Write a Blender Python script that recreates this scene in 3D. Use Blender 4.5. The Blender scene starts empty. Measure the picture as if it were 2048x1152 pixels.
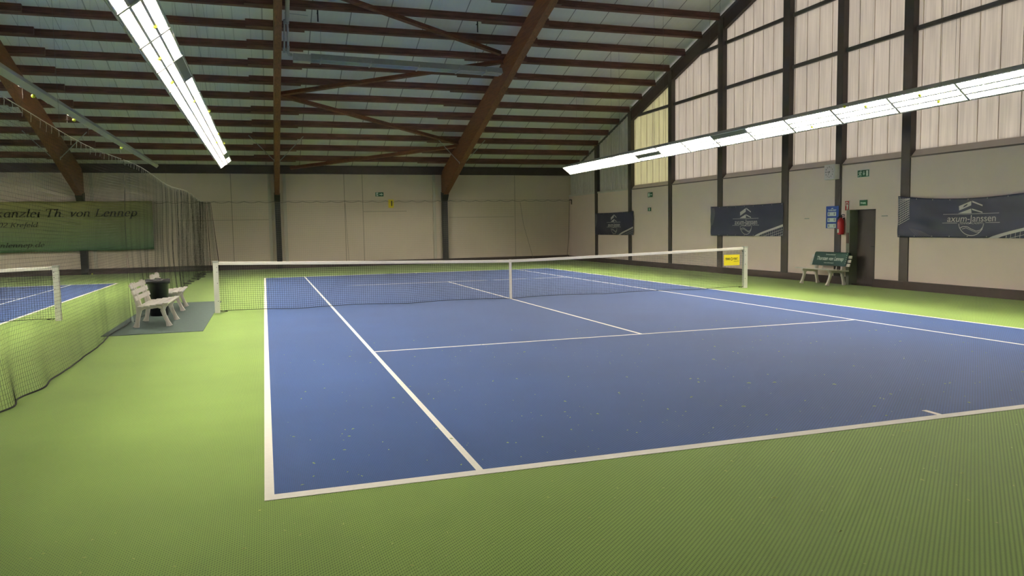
import bpy, math, random
from mathutils import Vector, Matrix
random.seed(7)
SC = bpy.context.scene
COL = SC.collection
sin, cos, pi = math.sin, math.cos, math.pi

# ---------------------------------------------------------------- camera, world, exposure
cam_d = bpy.data.cameras.new('camera'); cam = bpy.data.objects.new('camera', cam_d); COL.objects.link(cam)
CX, CY, CZ, YAW, PITCH, ROLL, FPX = -5.4197, -16.6828, 1.6604, 0.3159, -0.0798, -0.0169, 1506.63
fw = Vector((sin(YAW)*cos(PITCH), cos(YAW)*cos(PITCH), sin(PITCH)))
rt = Vector((cos(YAW), -sin(YAW), 0)); up = rt.cross(fw)
r2 = rt*cos(ROLL)+up*sin(ROLL); u2 = -rt*sin(ROLL)+up*cos(ROLL)
cam.matrix_world = Matrix(((r2.x,u2.x,-fw.x,CX),(r2.y,u2.y,-fw.y,CY),(r2.z,u2.z,-fw.z,CZ),(0,0,0,1)))
cam_d.sensor_width = 36; cam_d.lens = 36*FPX/2048; cam_d.clip_end = 300; cam_d.clip_start = .05
SC.camera = cam
SC.view_settings.view_transform = 'Standard'; SC.view_settings.look = 'None'
SC.view_settings.exposure = 0.92; SC.view_settings.gamma = 1.0; SC.view_settings.use_curve_mapping = False
LAMP = 138.0           # radiance of the fluorescent tubes
world = bpy.data.worlds.new('overcast_sky'); SC.world = world; world.use_nodes = True
bg = world.node_tree.nodes['Background']; bg.inputs[0].default_value = (1.0, 0.94, 0.90, 1); bg.inputs[1].default_value = 1.08

# ---------------------------------------------------------------- measures
WX, BY = 9.35, 18.95          # inner face of the gable wall, of the far wall
LX, FY = -25.0, -18.95        # left wall, near wall
def zr(y): return 10.25-0.3125*abs(y)   # underside of the purlins
DECK = .24                    # purlin depth
RS = math.atan(.3125)

# ---------------------------------------------------------------- materials
def lin(c):
    return tuple(((v/255)/12.92 if v/255 <= .04045 else ((v/255+.055)/1.055)**2.4) for v in c)
def mat(name, rgb, rough=.6, metal=0, noise=0, nscale=20, spec=.5, bump=0, stretch=None):
    m = bpy.data.materials.new(name); m.use_nodes = True
    nt = m.node_tree; b = nt.nodes['Principled BSDF']
    c = lin(rgb)
    b.inputs['Base Color'].default_value = (*c, 1); b.inputs['Roughness'].default_value = rough
    b.inputs['Metallic'].default_value = metal; b.inputs['Specular IOR Level'].default_value = spec
    if noise or bump:
        tc = nt.nodes.new('ShaderNodeTexCoord'); n = nt.nodes.new('ShaderNodeTexNoise')
        n.inputs['Scale'].default_value = nscale; n.inputs['Detail'].default_value = 5
        src = tc.outputs['Object']
        if stretch:
            mp = nt.nodes.new('ShaderNodeMapping'); mp.inputs['Scale'].default_value = stretch
            nt.links.new(src, mp.inputs[0]); src = mp.outputs[0]
        nt.links.new(src, n.inputs['Vector'])
        if noise:
            mx = nt.nodes.new('ShaderNodeMix'); mx.data_type = 'RGBA'
            mx.inputs[6].default_value = (*[v*(1-noise) for v in c], 1); mx.inputs[7].default_value = (*[min(1, v*(1+noise)) for v in c], 1)
            nt.links.new(n.outputs[0], mx.inputs[0]); nt.links.new(mx.outputs[2], b.inputs['Base Color'])
        if bump:
            bp = nt.nodes.new('ShaderNodeBump'); bp.inputs['Strength'].default_value = bump; bp.inputs['Distance'].default_value = .01
            nt.links.new(n.outputs[0], bp.inputs['Height']); nt.links.new(bp.outputs[0], b.inputs['Normal'])
    return m

def carpet(name, rgb, dimple=.55):
    """needle-felt tennis carpet: a fine lattice of dimples between raised knobs"""
    m = bpy.data.materials.new(name); m.use_nodes = True; nt = m.node_tree; N = nt.nodes.new; L = nt.links.new
    b = nt.nodes['Principled BSDF']; b.inputs['Roughness'].default_value = .85; b.inputs['Specular IOR Level'].default_value = .22
    b.inputs['Sheen Weight'].default_value = .12; b.inputs['Sheen Roughness'].default_value = .5
    b.inputs['Sheen Tint'].default_value = (1,1,1,1)
    geo = N('ShaderNodeNewGeometry'); sep = N('ShaderNodeSeparateXYZ'); L(geo.outputs['Position'], sep.inputs[0])
    def M(op, a, c=None):
        n = N('ShaderNodeMath'); n.operation = op
        for i, v in enumerate((a, c)):
            if v is None: continue
            if isinstance(v, (int, float)): n.inputs[i].default_value = v
            else: L(v, n.inputs[i])
        return n.outputs[0]
    u = M('COSINE', M('MULTIPLY', sep.outputs[0], 2*pi/.0125)); v = M('COSINE', M('ADD', M('MULTIPLY', sep.outputs[0], .647*2*pi/.022), M('MULTIPLY', sep.outputs[1], -.763*2*pi/.022)))
    h = M('ADD', M('MULTIPLY', u, .38), M('MULTIPLY', v, .52))
    mr = N('ShaderNodeMapRange'); mr.interpolation_type = 'SMOOTHSTEP'
    mr.inputs[1].default_value = -.2; mr.inputs[2].default_value = .8; L(h, mr.inputs[0])
    n1 = N('ShaderNodeTexNoise'); n1.inputs['Scale'].default_value = .7; n1.inputs['Detail'].default_value = 4; L(geo.outputs['Position'], n1.inputs['Vector'])
    n2 = N('ShaderNodeTexNoise'); n2.inputs['Scale'].default_value = 60; n2.inputs['Detail'].default_value = 2; L(geo.outputs['Position'], n2.inputs['Vector'])
    c = lin(rgb)
    fac = M('MULTIPLY', M('ADD', .82, M('MULTIPLY', n1.outputs[0], .36)), M('ADD', .9, M('MULTIPLY', n2.outputs[0], .2)))
    fac = M('MULTIPLY', fac, M('SUBTRACT', 1.0, M('MULTIPLY', mr.outputs[0], dimple)))
    mx = N('ShaderNodeVectorMath'); mx.operation = 'SCALE'; mx.inputs[0].default_value = c; L(fac, mx.inputs[3])
    L(mx.outputs[0], b.inputs['Base Color'])
    bp = N('ShaderNodeBump'); bp.invert = True; bp.inputs['Strength'].default_value = .35; bp.inputs['Distance'].default_value = .002
    L(mr.outputs[0], bp.inputs['Height']); L(bp.outputs[0], b.inputs['Normal'])
    return m

def wood(name, rgb, blotch=.35, axis=(1,12,12)):
    m = bpy.data.materials.new(name); m.use_nodes = True; nt = m.node_tree; N = nt.nodes.new; L = nt.links.new
    b = nt.nodes['Principled BSDF']; b.inputs['Roughness'].default_value = .55
    tc = N('ShaderNodeTexCoord'); mp = N('ShaderNodeMapping'); mp.inputs['Scale'].default_value = axis; L(tc.outputs['Object'], mp.inputs[0])
    n1 = N('ShaderNodeTexNoise'); n1.inputs['Scale'].default_value = 1.6; n1.inputs['Detail'].default_value = 7; n1.inputs['Distortion'].default_value = .6
    L(mp.outputs[0], n1.inputs['Vector'])
    cr = N('ShaderNodeValToRGB'); c = lin(rgb)
    cr.color_ramp.elements[0].position = .3; cr.color_ramp.elements[0].color = (*[v*(1-blotch) for v in c], 1)
    cr.color_ramp.elements[1].position = .7; cr.color_ramp.elements[1].color = (*[v*(1+blotch) for v in c], 1)
    L(n1.outputs[0], cr.inputs[0]); L(cr.outputs[0], b.inputs['Base Color'])
    return m

M_green = carpet('green_carpet', (130,160,70))
M_blue = carpet('blue_carpet', (38,74,132), .45)
M_line = mat('line_white', (240,234,224), .8, noise=.06, nscale=30)
M_wall = mat('wall_cream', (244,226,216), .75, noise=.05, nscale=1.2, bump=.05)
M_wall_back = mat('wall_back_cream', (226,212,194), .8, noise=.06, nscale=.9)
M_dark = mat('dark_brown_board', (66,54,51), .6, noise=.2, nscale=6)
M_col = mat('dark_column_paint', (74,66,63), .5, noise=.1, nscale=4)
M_colb = mat('black_steel', (34,33,30), .5)
M_pur = wood('purlin_wood', (108,72,60), .45, (1,10,10))
M_glu = wood('glulam_wood', (122,78,50), .3, (14,1,14))
M_brace = wood('brace_wood', (112,70,46), .3, (4,4,12))
M_frame = mat('window_frame_grey', (84,78,76), .5)
M_sill = mat('sill_taupe', (222,208,198), .6, noise=.08, nscale=3)
M_sillt = mat('sill_edge', (120,106,100), .6)
M_white = mat('white_enamel', (232,230,225), .45)
M_alu = mat('aluminium', (196,196,190), .4, metal=.6, noise=.05)
M_postw = mat('white_post', (224,222,214), .4, noise=.04, nscale=8)
M_galv = mat('galvanised', (176,178,176), .4, metal=.25, noise=.15, nscale=12)
M_lampb = mat('lamp_housing', (176,174,168), .5, noise=.05)
M_refl = mat('lamp_reflector', (246,244,240), .5)
M_net = mat('black_net', (22,24,22), .8)
M_netg = mat('dark_green_net', (26,30,27), .8)
M_band = mat('net_tape', (228,222,212), .8, noise=.08, nscale=12)
M_cord = mat('white_cord', (205,200,190), .8)
M_wire = mat('thin_wire', (96,90,84), .5)
M_ball = mat('tennis_ball_felt', (196,205,60), .95, noise=.1, nscale=60, bump=.4)
M_ballw = mat('tennis_ball_seam', (235,235,220), .9)
M_navy = mat('banner_navy', (56,58,80), .5, noise=.08, nscale=3)
M_print = mat('banner_print', (216,212,210), .6)
M_printd = mat('banner_print_faint', (106,104,112), .6)
M_yel = mat('yellow_board', (238,218,50), .5)
M_blk = mat('black_print', (24,24,24), .6)
M_grnsign = mat('sign_green', (34,92,62), .4)
M_wsign = mat('sign_white', (232,240,232), .4)
M_red = mat('sign_red', (176,48,44), .4)
M_redext = mat('extinguisher_red', (176,34,44), .3)
M_bluesign = mat('board_blue', (50,82,170), .4)
M_bench = mat('bench_plastic', (236,228,220), .45, noise=.05, nscale=10)
M_dgreen = mat('bench_cloth_green', (34,68,62), .6)
M_bin = mat('bin_black', (26,28,30), .3)
M_mat = mat('rubber_mat', (62,78,72), .9, noise=.25, nscale=14, bump=.2)
M_door = mat('door_dark', (76,68,66), .5)
M_reveal = mat('door_reveal', (122,124,112), .5)
M_bang = mat('banner_green', (122,144,70), .7)
M_curt = mat('curtain_net', (118,112,98), .9)

def banner_green():
    m = bpy.data.materials.new('banner_green_print'); m.use_nodes = True; nt = m.node_tree; N = nt.nodes.new; L = nt.links.new
    b = nt.nodes['Principled BSDF']; b.inputs['Roughness'].default_value = .6
    tc = N('ShaderNodeTexCoord'); sep = N('ShaderNodeSeparateXYZ'); L(tc.outputs['Object'], sep.inputs[0])
    n = N('ShaderNodeTexNoise'); n.inputs['Scale'].default_value = .6; L(tc.outputs['Object'], n.inputs['Vector'])
    a = N('ShaderNodeMath'); a.operation = 'MULTIPLY_ADD'; a.inputs[1].default_value = .8; L(n.outputs[0], a.inputs[0]); L(sep.outputs[2], a.inputs[2])
    mr = N('ShaderNodeMapRange'); mr.inputs[1].default_value = 1.3; mr.inputs[2].default_value = 3.3; L(a.outputs[0], mr.inputs[0])
    cr = N('ShaderNodeValToRGB'); cr.color_ramp.elements[0].color = (*lin((78,116,82)), 1); cr.color_ramp.elements[1].color = (*lin((140,140,78)), 1)
    L(mr.outputs[0], cr.inputs[0]); L(cr.outputs[0], b.inputs['Base Color'])
    return m
M_bgreen = banner_green()

def ceiling_mat():
    """white roof panels, joints up the slope; closer, fainter dark lines on the left"""
    m = bpy.data.materials.new('roof_panels'); m.use_nodes = True; nt = m.node_tree; N = nt.nodes.new; L = nt.links.new
    b = nt.nodes['Principled BSDF']; b.inputs['Roughness'].default_value = .8
    geo = N('ShaderNodeNewGeometry'); sep = N('ShaderNodeSeparateXYZ'); L(geo.outputs['Position'], sep.inputs[0])
    def M(op, a, c=None, d=None):
        n = N('ShaderNodeMath'); n.operation = op
        for i, v in enumerate((a, c, d)):
            if v is None: continue
            if isinstance(v, (int, float)): n.inputs[i].default_value = v
            else: L(v, n.inputs[i])
        return n.outputs[0]
    x = sep.outputs[0]
    def slope_lines(x, pitch, w):
        f = M('FRACT', M('DIVIDE', x, pitch)); return M('LESS_THAN', f, w/pitch)
    wob = M('MULTIPLY', M('SINE', M('MULTIPLY', x, 9.1)), .07)
    s1 = slope_lines(M('ADD', x, wob), .40, .016)  # closer, wavering dark lines left of the middle beam
    s2 = slope_lines(M('ADD', x, .32), 1.16, .03)
    left = M('LESS_THAN', x, -4.8)
    s = M('MAXIMUM', M('MULTIPLY', s1, left), M('MULTIPLY', s2, M('SUBTRACT', 1, left)))
    n = N('ShaderNodeTexNoise'); n.inputs['Scale'].default_value = 1.5; n.inputs['Detail'].default_value = 4; L(geo.outputs['Position'], n.inputs['Vector'])
    mp = N('ShaderNodeMapping'); mp.inputs['Scale'].default_value = (9, .6, .6); L(geo.outputs['Position'], mp.inputs[0])
    n2 = N('ShaderNodeTexNoise'); n2.inputs['Scale'].default_value = 1; L(mp.outputs[0], n2.inputs['Vector'])
    base = N('ShaderNodeMix'); base.data_type = 'RGBA'; base.inputs[6].default_value = (*lin((222,222,214)), 1); base.inputs[7].default_value = (*lin((242,240,232)), 1)
    L(M('MULTIPLY', M('ADD', n.outputs[0], n2.outputs[0]), .5), base.inputs[0])
    mx = N('ShaderNodeMix'); mx.data_type = 'RGBA'; mx.inputs[7].default_value = (*lin((96,94,88)), 1)
    L(M('MULTIPLY', s, M('SUBTRACT', .75, M('MULTIPLY', left, .3))), mx.inputs[0]); L(base.outputs[2], mx.inputs[6]); L(mx.outputs[2], b.inputs['Base Color'])
    return m
M_roof = ceiling_mat()

def glass_mat(name, rgb):
    """translucent profiled glass, a joint every half metre"""
    m = bpy.data.materials.new(name); m.use_nodes = True; nt = m.node_tree; N = nt.nodes.new; L = nt.links.new
    nt.nodes.remove(nt.nodes['Principled BSDF']); out = nt.nodes['Material Output']
    geo = N('ShaderNodeNewGeometry'); sep = N('ShaderNodeSeparateXYZ'); L(geo.outputs['Position'], sep.inputs[0])
    mp = N('ShaderNodeMapping'); mp.inputs['Scale'].default_value = (1, 26, .8); L(geo.outputs['Position'], mp.inputs[0])
    n = N('ShaderNodeTexNoise'); n.inputs['Scale'].default_value = 1; n.inputs['Detail'].default_value = 3; L(mp.outputs[0], n.inputs['Vector'])
    cr = N('ShaderNodeValToRGB'); c = lin(rgb)
    cr.color_ramp.elements[0].position = .3; cr.color_ramp.elements[0].color = (*[v*.86 for v in c], 1)
    cr.color_ramp.elements[1].position = .7; cr.color_ramp.elements[1].color = (*[min(1, v*1.06) for v in c], 1)
    L(n.outputs[0], cr.inputs[0])
    tr = N('ShaderNodeBsdfTranslucent'); di = N('ShaderNodeBsdfDiffuse'); L(cr.outputs[0], tr.inputs[0]); L(cr.outputs[0], di.inputs[0])
    ms = N('ShaderNodeMixShader'); ms.inputs[0].default_value = .45; L(tr.outputs[0], ms.inputs[1]); L(di.outputs[0], ms.inputs[2])
    gl = N('ShaderNodeBsdfGlossy'); gl.inputs['Roughness'].default_value = .3; m2 = N('ShaderNodeMixShader'); m2.inputs[0].default_value = .05
    L(ms.outputs[0], m2.inputs[1]); L(gl.outputs[0], m2.inputs[2]); L(m2.outputs[0], out.inputs[0])
    return m
M_glass = glass_mat('profiled_glass', (238,232,224))
M_glassy = glass_mat('profiled_glass_yellowish', (238,235,208))  # yellower tint for the panes of the farthest window
M_joint = glass_mat('glass_joint', (240,232,224))

def emit_mat(name, rgb, s):
    m = bpy.data.materials.new(name); m.use_nodes = True; nt = m.node_tree
    b = nt.nodes['Principled BSDF']; b.inputs['Base Color'].default_value = (.8,.8,.8,1)
    b.inputs['Emission Color'].default_value = (*rgb, 1); b.inputs['Emission Strength'].default_value = s
    return m
M_tube = emit_mat('fluorescent_tube', (1.0, .92, .80), LAMP)
M_tubeoff = mat('tube_unlit', (150,150,142), .4)

# ---------------------------------------------------------------- mesh helpers
class MB:
    def __init__(s): s.v = []; s.f = []
    def add(s, vs, fs, T=None):
        o = len(s.v); s.v += [tuple(T @ Vector(p)) if T else tuple(p) for p in vs]; s.f += [tuple(i+o for i in f) for f in fs]; return s
    def box(s, x0, x1, y0, y1, z0, z1, T=None):
        return s.add([(x0,y0,z0),(x1,y0,z0),(x1,y1,z0),(x0,y1,z0),(x0,y0,z1),(x1,y0,z1),(x1,y1,z1),(x0,y1,z1)],
                     [(3,2,1,0),(4,5,6,7),(0,1,5,4),(1,2,6,5),(2,3,7,6),(3,0,4,7)], T)
    def prism(s, pts, a, b, ax=0, T=None):
        """polygon pts in the plane across axis ax, extruded from a to b"""
        def P(u, v, w): return ((w,u,v),(u,w,v),(u,v,w))[ax]
        n = len(pts); vs = [P(u,v,a) for u,v in pts]+[P(u,v,b) for u,v in pts]
        fs = [tuple(range(n))[::-1], tuple(range(n,2*n))]+[(i,(i+1)%n,n+(i+1)%n,n+i) for i in range(n)]
        return s.add(vs, fs, T)
    def tube(s, path, r, n=6, T=None, cap=True, radii=None, flat=1.0):
        P = [Vector(p) for p in path]; vs = []; fs = []
        prevn = None
        for i, p in enumerate(P):
            d = (P[min(i+1,len(P)-1)]-P[max(i-1,0)]).normalized()
            if prevn is None:
                a = Vector((0,0,1)) if abs(d.z) < .9 else Vector((1,0,0))
                nx = d.cross(a).normalized()
            else: nx = (prevn-d*prevn.dot(d)).normalized()
            prevn = nx; ny = d.cross(nx)
            rr = radii[i] if radii else r
            for k in range(n):
                t = 2*pi*k/n; vs.append(p+nx*cos(t)*rr+ny*sin(t)*rr*flat)
        for i in range(len(P)-1):
            for k in range(n): fs.append((i*n+k, i*n+(k+1)%n, (i+1)*n+(k+1)%n, (i+1)*n+k))
        if cap: fs.append(tuple(range(n))[::-1]); fs.append(tuple(range((len(P)-1)*n, len(P)*n)))
        return s.add(vs, fs, T)
    def lathe(s, prof, n=24, T=None):
        vs = []; fs = []
        for r, z in prof:
            for k in range(n): t = 2*pi*k/n; vs.append((r*cos(t), r*sin(t), z))
        for i in range(len(prof)-1):
            for k in range(n): fs.append((i*n+k, i*n+(k+1)%n, (i+1)*n+(k+1)%n, (i+1)*n+k))
        fs.append(tuple(range(n))[::-1]); fs.append(tuple(range((len(prof)-1)*n, len(prof)*n)))
        return s.add(vs, fs, T)
    def sheet(s, fn, nu, nv, T=None):
        vs = [fn(i/nu, j/nv) for j in range(nv+1) for i in range(nu+1)]
        fs = [(j*(nu+1)+i, j*(nu+1)+i+1, (j+1)*(nu+1)+i+1, (j+1)*(nu+1)+i) for j in range(nv) for i in range(nu)]
        return s.add(vs, fs, T)
    def sweep(s, pts, prof, T=None):
        """rectangular/polygonal profile prof (a, b offsets) swept along 2-D path in the XZ plane; a across Y"""
        vs = []; fs = []; n = len(prof)
        for i, (x, z, w) in enumerate(pts):
            x0, z0, _ = pts[max(i-1,0)]; x1, z1, _ = pts[min(i+1,len(pts)-1)]
            l = math.hypot(x1-x0, z1-z0); tx, tz = (x1-x0)/l, (z1-z0)/l
            for a, b in prof: vs.append((x-tz*b*w, a, z+tx*b*w))
        for i in range(len(pts)-1):
            for k in range(n): fs.append((i*n+k, i*n+(k+1)%n, (i+1)*n+(k+1)%n, (i+1)*n+k))
        fs.append(tuple(range(n))[::-1]); fs.append(tuple(range((len(pts)-1)*n, len(pts)*n)))
        return s.add(vs, fs, T)
    def build(s, name, m, parent=None, smooth=False, loc=None, bevel=0):
        me = bpy.data.meshes.new(name); me.from_pydata(s.v, [], s.f); me.validate(); me.update()
        import bmesh
        bm = bmesh.new(); bm.from_mesh(me); bmesh.ops.recalc_face_normals(bm, faces=bm.faces); bm.to_mesh(me); bm.free()
        if smooth:
            for p in me.polygons: p.use_smooth = True
        o = bpy.data.objects.new(name, me); COL.objects.link(o); me.materials.append(m)
        if parent: o.parent = parent
        if loc: o.location = loc
        if bevel:
            b = o.modifiers.new('bevel', 'BEVEL'); b.width = bevel; b.segments = 2; b.limit_method = 'ANGLE'
        return o
def tag(o, label=None, cat=None, group=None, kind=None):
    if label: o['label'] = label
    if cat: o['category'] = cat
    if group: o['group'] = group
    if kind: o['kind'] = kind
    return o
def empty(name, loc, rz=0, label=None, cat=None, group=None, kind=None):
    o = bpy.data.objects.new(name, None); COL.objects.link(o); o.location = loc; o.rotation_euler = (0,0,rz); o.empty_display_size = .2
    return tag(o, label, cat, group, kind)
def copy_tree(o, parent=None):
    kids = list(o.children)
    c = o.copy(); COL.objects.link(c); c.parent = parent
    for ch in kids: copy_tree(ch, c)
    return c
def struct(o): o['kind'] = 'structure'; return o
ORD = ['nearest','first','second','third','fourth','fifth','sixth','seventh','eighth','ninth','tenth','eleventh','twelfth','thirteenth','fourteenth','fifteenth','sixteenth','seventeenth']
SYM = ((0,0),(1,0),(1,1),(0,1))

def text_mesh(s, size, name, m, place, parent, bold=0.0, shear=0, align='CENTER', sx=1.0, depthfn=None, font=None):
    """lettering as a mesh; place maps a flat (u, v) to a point"""
    cu = bpy.data.curves.new(name, 'FONT'); cu.body = s; cu.size = size; cu.align_x = align; cu.align_y = 'CENTER'; cu.shear = shear; cu.offset = bold
    cu.extrude = 0
    t = bpy.data.objects.new('tmp', cu); COL.objects.link(t); bpy.context.view_layer.update()
    dg = bpy.context.evaluated_depsgraph_get(); me = bpy.data.meshes.new_from_object(t.evaluated_get(dg))
    bpy.data.objects.remove(t); bpy.data.curves.remove(cu)
    for v in me.vertices: v.co = Vector(place(v.co.x*sx, v.co.y))
    me.name = name; o = bpy.data.objects.new(name, me); COL.objects.link(o); me.materials.clear(); me.materials.append(m)
    if parent: o.parent = parent
    return o

# ================================================================ SETTING
struct(MB().box(LX-.3, WX+.3, FY-.3, BY+.3, -.2, 0).build('floor', M_green))
# roof deck, both slopes
zt = lambda y: zr(y)+DECK
struct(MB().prism([(FY-.3, zt(FY-.3)), (0, zt(0)), (BY+.3, zt(BY+.3)), (BY+.3, zt(BY+.3)+.15), (0, zt(0)+.15), (FY-.3, zt(FY-.3)+.15)], LX-.3, WX+.35, 0).build('ceiling', M_roof))
# far wall, near wall, left wall
struct(MB().box(LX-.3, WX+.3, BY, BY+.25, 0, zt(BY)+.02).build('wall_back', M_wall_back))
struct(MB().box(LX-.3, WX+.3, FY-.25, FY, 0, zt(BY)+.02).build('wall_front', mat('wall_front_green', (92,108,92), .9)))
struct(MB().prism([(FY,0),(BY,0),(BY,zt(BY)),(0,zt(0)),(FY,zt(FY))], LX-.25, LX, 0).build('wall_left', M_wall))
# gable wall: lower cream panels with the door opening, ribbed sheeting above the two far bays
PZ = 3.2
DY0, DY1, DZ = -1.30, -.50, 1.98
wr = MB()
wr.box(WX+.01, WX+.3, FY, DY0, 0, PZ).box(WX+.01, WX+.3, DY1, BY, 0, PZ).box(WX+.01, WX+.3, DY0, DY1, DZ, PZ)
struct(wr.build('wall_right', M_wall))
M_sheet = mat('ribbed_sheet', (226,220,212), .6, noise=.05, nscale=2)
rb = MB(); y = 12.2
pts = []
while y < BY:
    y1 = min(y+.26, BY); a = WX+.12
    rb.prism([(a,y),(a,y1-.05),(a-.03,y1-.035),(a-.03,y1-.015),(a,y1),(a+.05,y1),(a+.05,y)], PZ, zt((y+y1)/2)+.02, 2)
    y = y1
struct(rb.build('wall_right_upper', M_sheet))
struct(MB().box(WX-.01, WX+.13, 12.2, BY, PZ-.02, PZ+.06).build('trim_1', M_sheet))
# gable wall, near part above the camera side, behind the view
# dark skirting boards
bb = MB().box(WX-.09, WX+.01, FY, DY0-.02, 0, .2).box(WX-.09, WX+.01, DY1+.16, BY, 0, .2)
struct(bb.build('baseboard_right', M_dark, bevel=.006))
struct(MB().box(LX, WX-.09, BY-.12, BY, 0, .235).build('baseboard_back', M_dark))
struct(MB().box(LX, WX, FY, FY+.1, 0, .22).build('baseboard_front', M_dark))
struct(MB().box(LX, LX+.1, FY+.1, BY-.12, 0, .22).build('baseboard_left', M_dark))
# dark eaves board above the far wall
struct(MB().box(LX, WX, BY-.22, BY+.0, 4.24, zt(BY)+.04).build('trim_2', M_dark))
struct(MB().box(LX, WX, FY, FY+.22, 4.24, zt(BY)+.04).build('trim_3', M_dark))
# thin vertical joint strips and pale pilaster strips of the far wall
js = MB()
for x in (-6.73,-1.83,6.45,-1.0): js.box(x-.012, x+.012, BY-.008, BY, .235, 4.24)
js.box(-1.0, 1.05, BY-.006, BY, 2.52, 2.54).box(3.1, 6.4, BY-.006, BY, 2.2, 2.215).box(-9, -5, BY-.006, BY, 2.2, 2.215)
struct(js.build('trim_4', mat('joint_shadow_line', (160,150,130), .8)))
ps = MB()
for x in (-5.12,-4.47,2.38,-12.2): ps.box(x-.07, x+.07, BY-.05, BY, .235, 4.24)
struct(ps.build('trim_5', mat('pale_strip', (206,200,184), .7)))

# ---- columns of the gable wall
colY = [15.64, 12.23, 8.9, 5.58, 2.21, .012, -2.23, -5.6, -8.9, -12.2, -15.6]
colW = [.28,.28,.25,.29,.3,.225,.27,.28,.28,.28,.28]
colL = ['dark grey wall column in the far right corner, behind the left edge of the farthest navy banner',
 'dark grey wall column behind the right edge of the farthest navy banner',
 'dark grey wall column right of the two small green signs on the window wall',
 'dark grey wall column behind the left edge of the middle navy banner',
 'dark grey wall column at the right edge of the middle navy banner',
 'slim dark wall column behind the clock and blue scoreboard',
 'dark grey wall column at the left edge of the nearest navy banner, right of the door']
for i, (y, w) in enumerate(zip(colY, colW)):
    top = zr(y)-.02
    if i == 0: top = zr(y)+.05
    o = MB().box(WX-.02, WX+.16, y-w/2, y+w/2, 0.2, top).build('wall_column', M_col, bevel=.004)
    tag(o, colL[i] if i < 7 else 'dark grey wall column of the window wall beyond the right edge of the picture, '+ORD[i-6]+' after the nearest banner', 'column')
# ---- windows between the columns
GX = WX+.145
n = 0
for i in range(1, len(colY)-1):
    ya, yb = colY[i]-colW[i]/2, colY[i+1]+colW[i+1]/2      # ya far, yb near
    n += 1
    w = struct(empty('window_%d' % n, (GX, (ya+yb)/2, PZ)))
    O = Vector((GX, (ya+yb)/2, PZ))
    zlo = 3.36
    T = Matrix.Translation(-O)
    def gtop(y): return zr(y)-.40
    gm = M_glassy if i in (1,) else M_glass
    levels = [zlo, 6.2, 7.68, 9.2, 12]
    for a, b in zip(levels, levels[1:]):
        a2 = a+(.05 if a > 4 else 0); b2 = b-.05
        # outline clipped by the rake
        ys = [yb+(ya-yb)*k/24 for k in range(25)]
        tops = [min(b2, gtop(y)) for y in ys]
        if max(tops) <= a2+.03: continue
        keep = [(y, t) for y, t in zip(ys, tops) if t > a2+.005]
        if len(keep) < 2: continue
        poly = [(keep[0][0], a2), (keep[-1][0], a2)]+[(y, t) for y, t in keep[::-1]]
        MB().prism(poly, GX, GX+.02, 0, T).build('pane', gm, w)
        jm = MB(); y = math.ceil(yb/.5)*.5
        while y < ya-.05:
            t = min(b2, gtop(y))
            if t > a2+.05 and y > yb+.05: jm.box(GX-.010, GX-.001, y-.009, y+.009, a2, t, T)
            y += .5
        if jm.v: jm.build('joint', M_joint, w)
        if b < 12 and max(gtop(ya), gtop(yb)) > b:
            # transom, cut at the rake
            ks = [y for y in ys if gtop(y) > b-.05]
            MB().box(GX-.07, GX+.03, min(ks), max(ks), b-.05, b+.05, T).build('transom', M_frame, w)
    # sloping sill and its dark front edge
    MB().prism([(WX+.01, PZ-.0), (GX+.02, zlo+.01), (GX+.02, PZ-.03), (WX+.01, PZ-.03)], yb, ya, 1, T).build('window_sill', M_sill, w)
    MB().box(WX-.012, WX+.012, yb, ya, PZ-.028, PZ+.004, T).build('sill_edge', M_sillt, w)
# rake beam along the roof slope over the windows
def rake(y0, y1, d0, d1, x0, x1, name, m):
    return struct(MB().prism([(y0, zr(y0)-d0), (y1, zr(y1)-d0), (y1, zr(y1)-d1), (y0, zr(y0)-d1)], x0, x1, 0).build(name, m))
rake(0, 12.33, .42, .0, WX+.02, WX+.22, 'trim_6', M_dark)
rake(-BY, 0, .42, .0, WX+.02, WX+.22, 'trim_7', M_dark)
rake(0, 12.33, .02, -.17, WX+.08, WX+.22, 'trim_8', M_frame)
rake(12.3, BY, .0, -.05, WX+.04, WX+.12, 'trim_9', M_frame)
rake(-BY, 0, .02, -.17, WX+.08, WX+.22, 'trim_10', M_frame)

# ---- door
d = struct(empty('door_1', (WX, (DY0+DY1)/2, 0)))
T = Matrix.Translation((-WX, -(DY0+DY1)/2, 0))
MB().box(WX+.17, WX+.21, DY0, DY1, 0, DZ, T).build('door_leaf', M_door, d)
MB().box(WX-.09, WX+.17, DY1-.02, DY1+.10, 0, DZ, T).build('door_frame', M_reveal, d)
MB().box(WX+.005, WX+.17, DY0, DY0+.006, .2, DZ, T).box(WX+.005, WX+.17, DY0+.006, DY1-.02, DZ-.006, DZ, T).build('door_lining', M_dark, d)
MB().box(WX-.1, WX-.088, DY1+.0, DY1+.09, 1.1, 1.38, T).build('strike_plate', mat('plate_brown', (92,66,58), .5), d)
MB().box(WX+.0, WX+.17, DY0, DY1, 0, .03, T).build('threshold', M_dark, d)
hm = MB().tube([(WX+.17, DY0+.12, 1.02),(WX+.12, DY0+.12, 1.02),(WX+.12, DY0+.24, 1.02)], .01, 8, T); hm.build('door_handle', M_colb, d)

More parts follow.
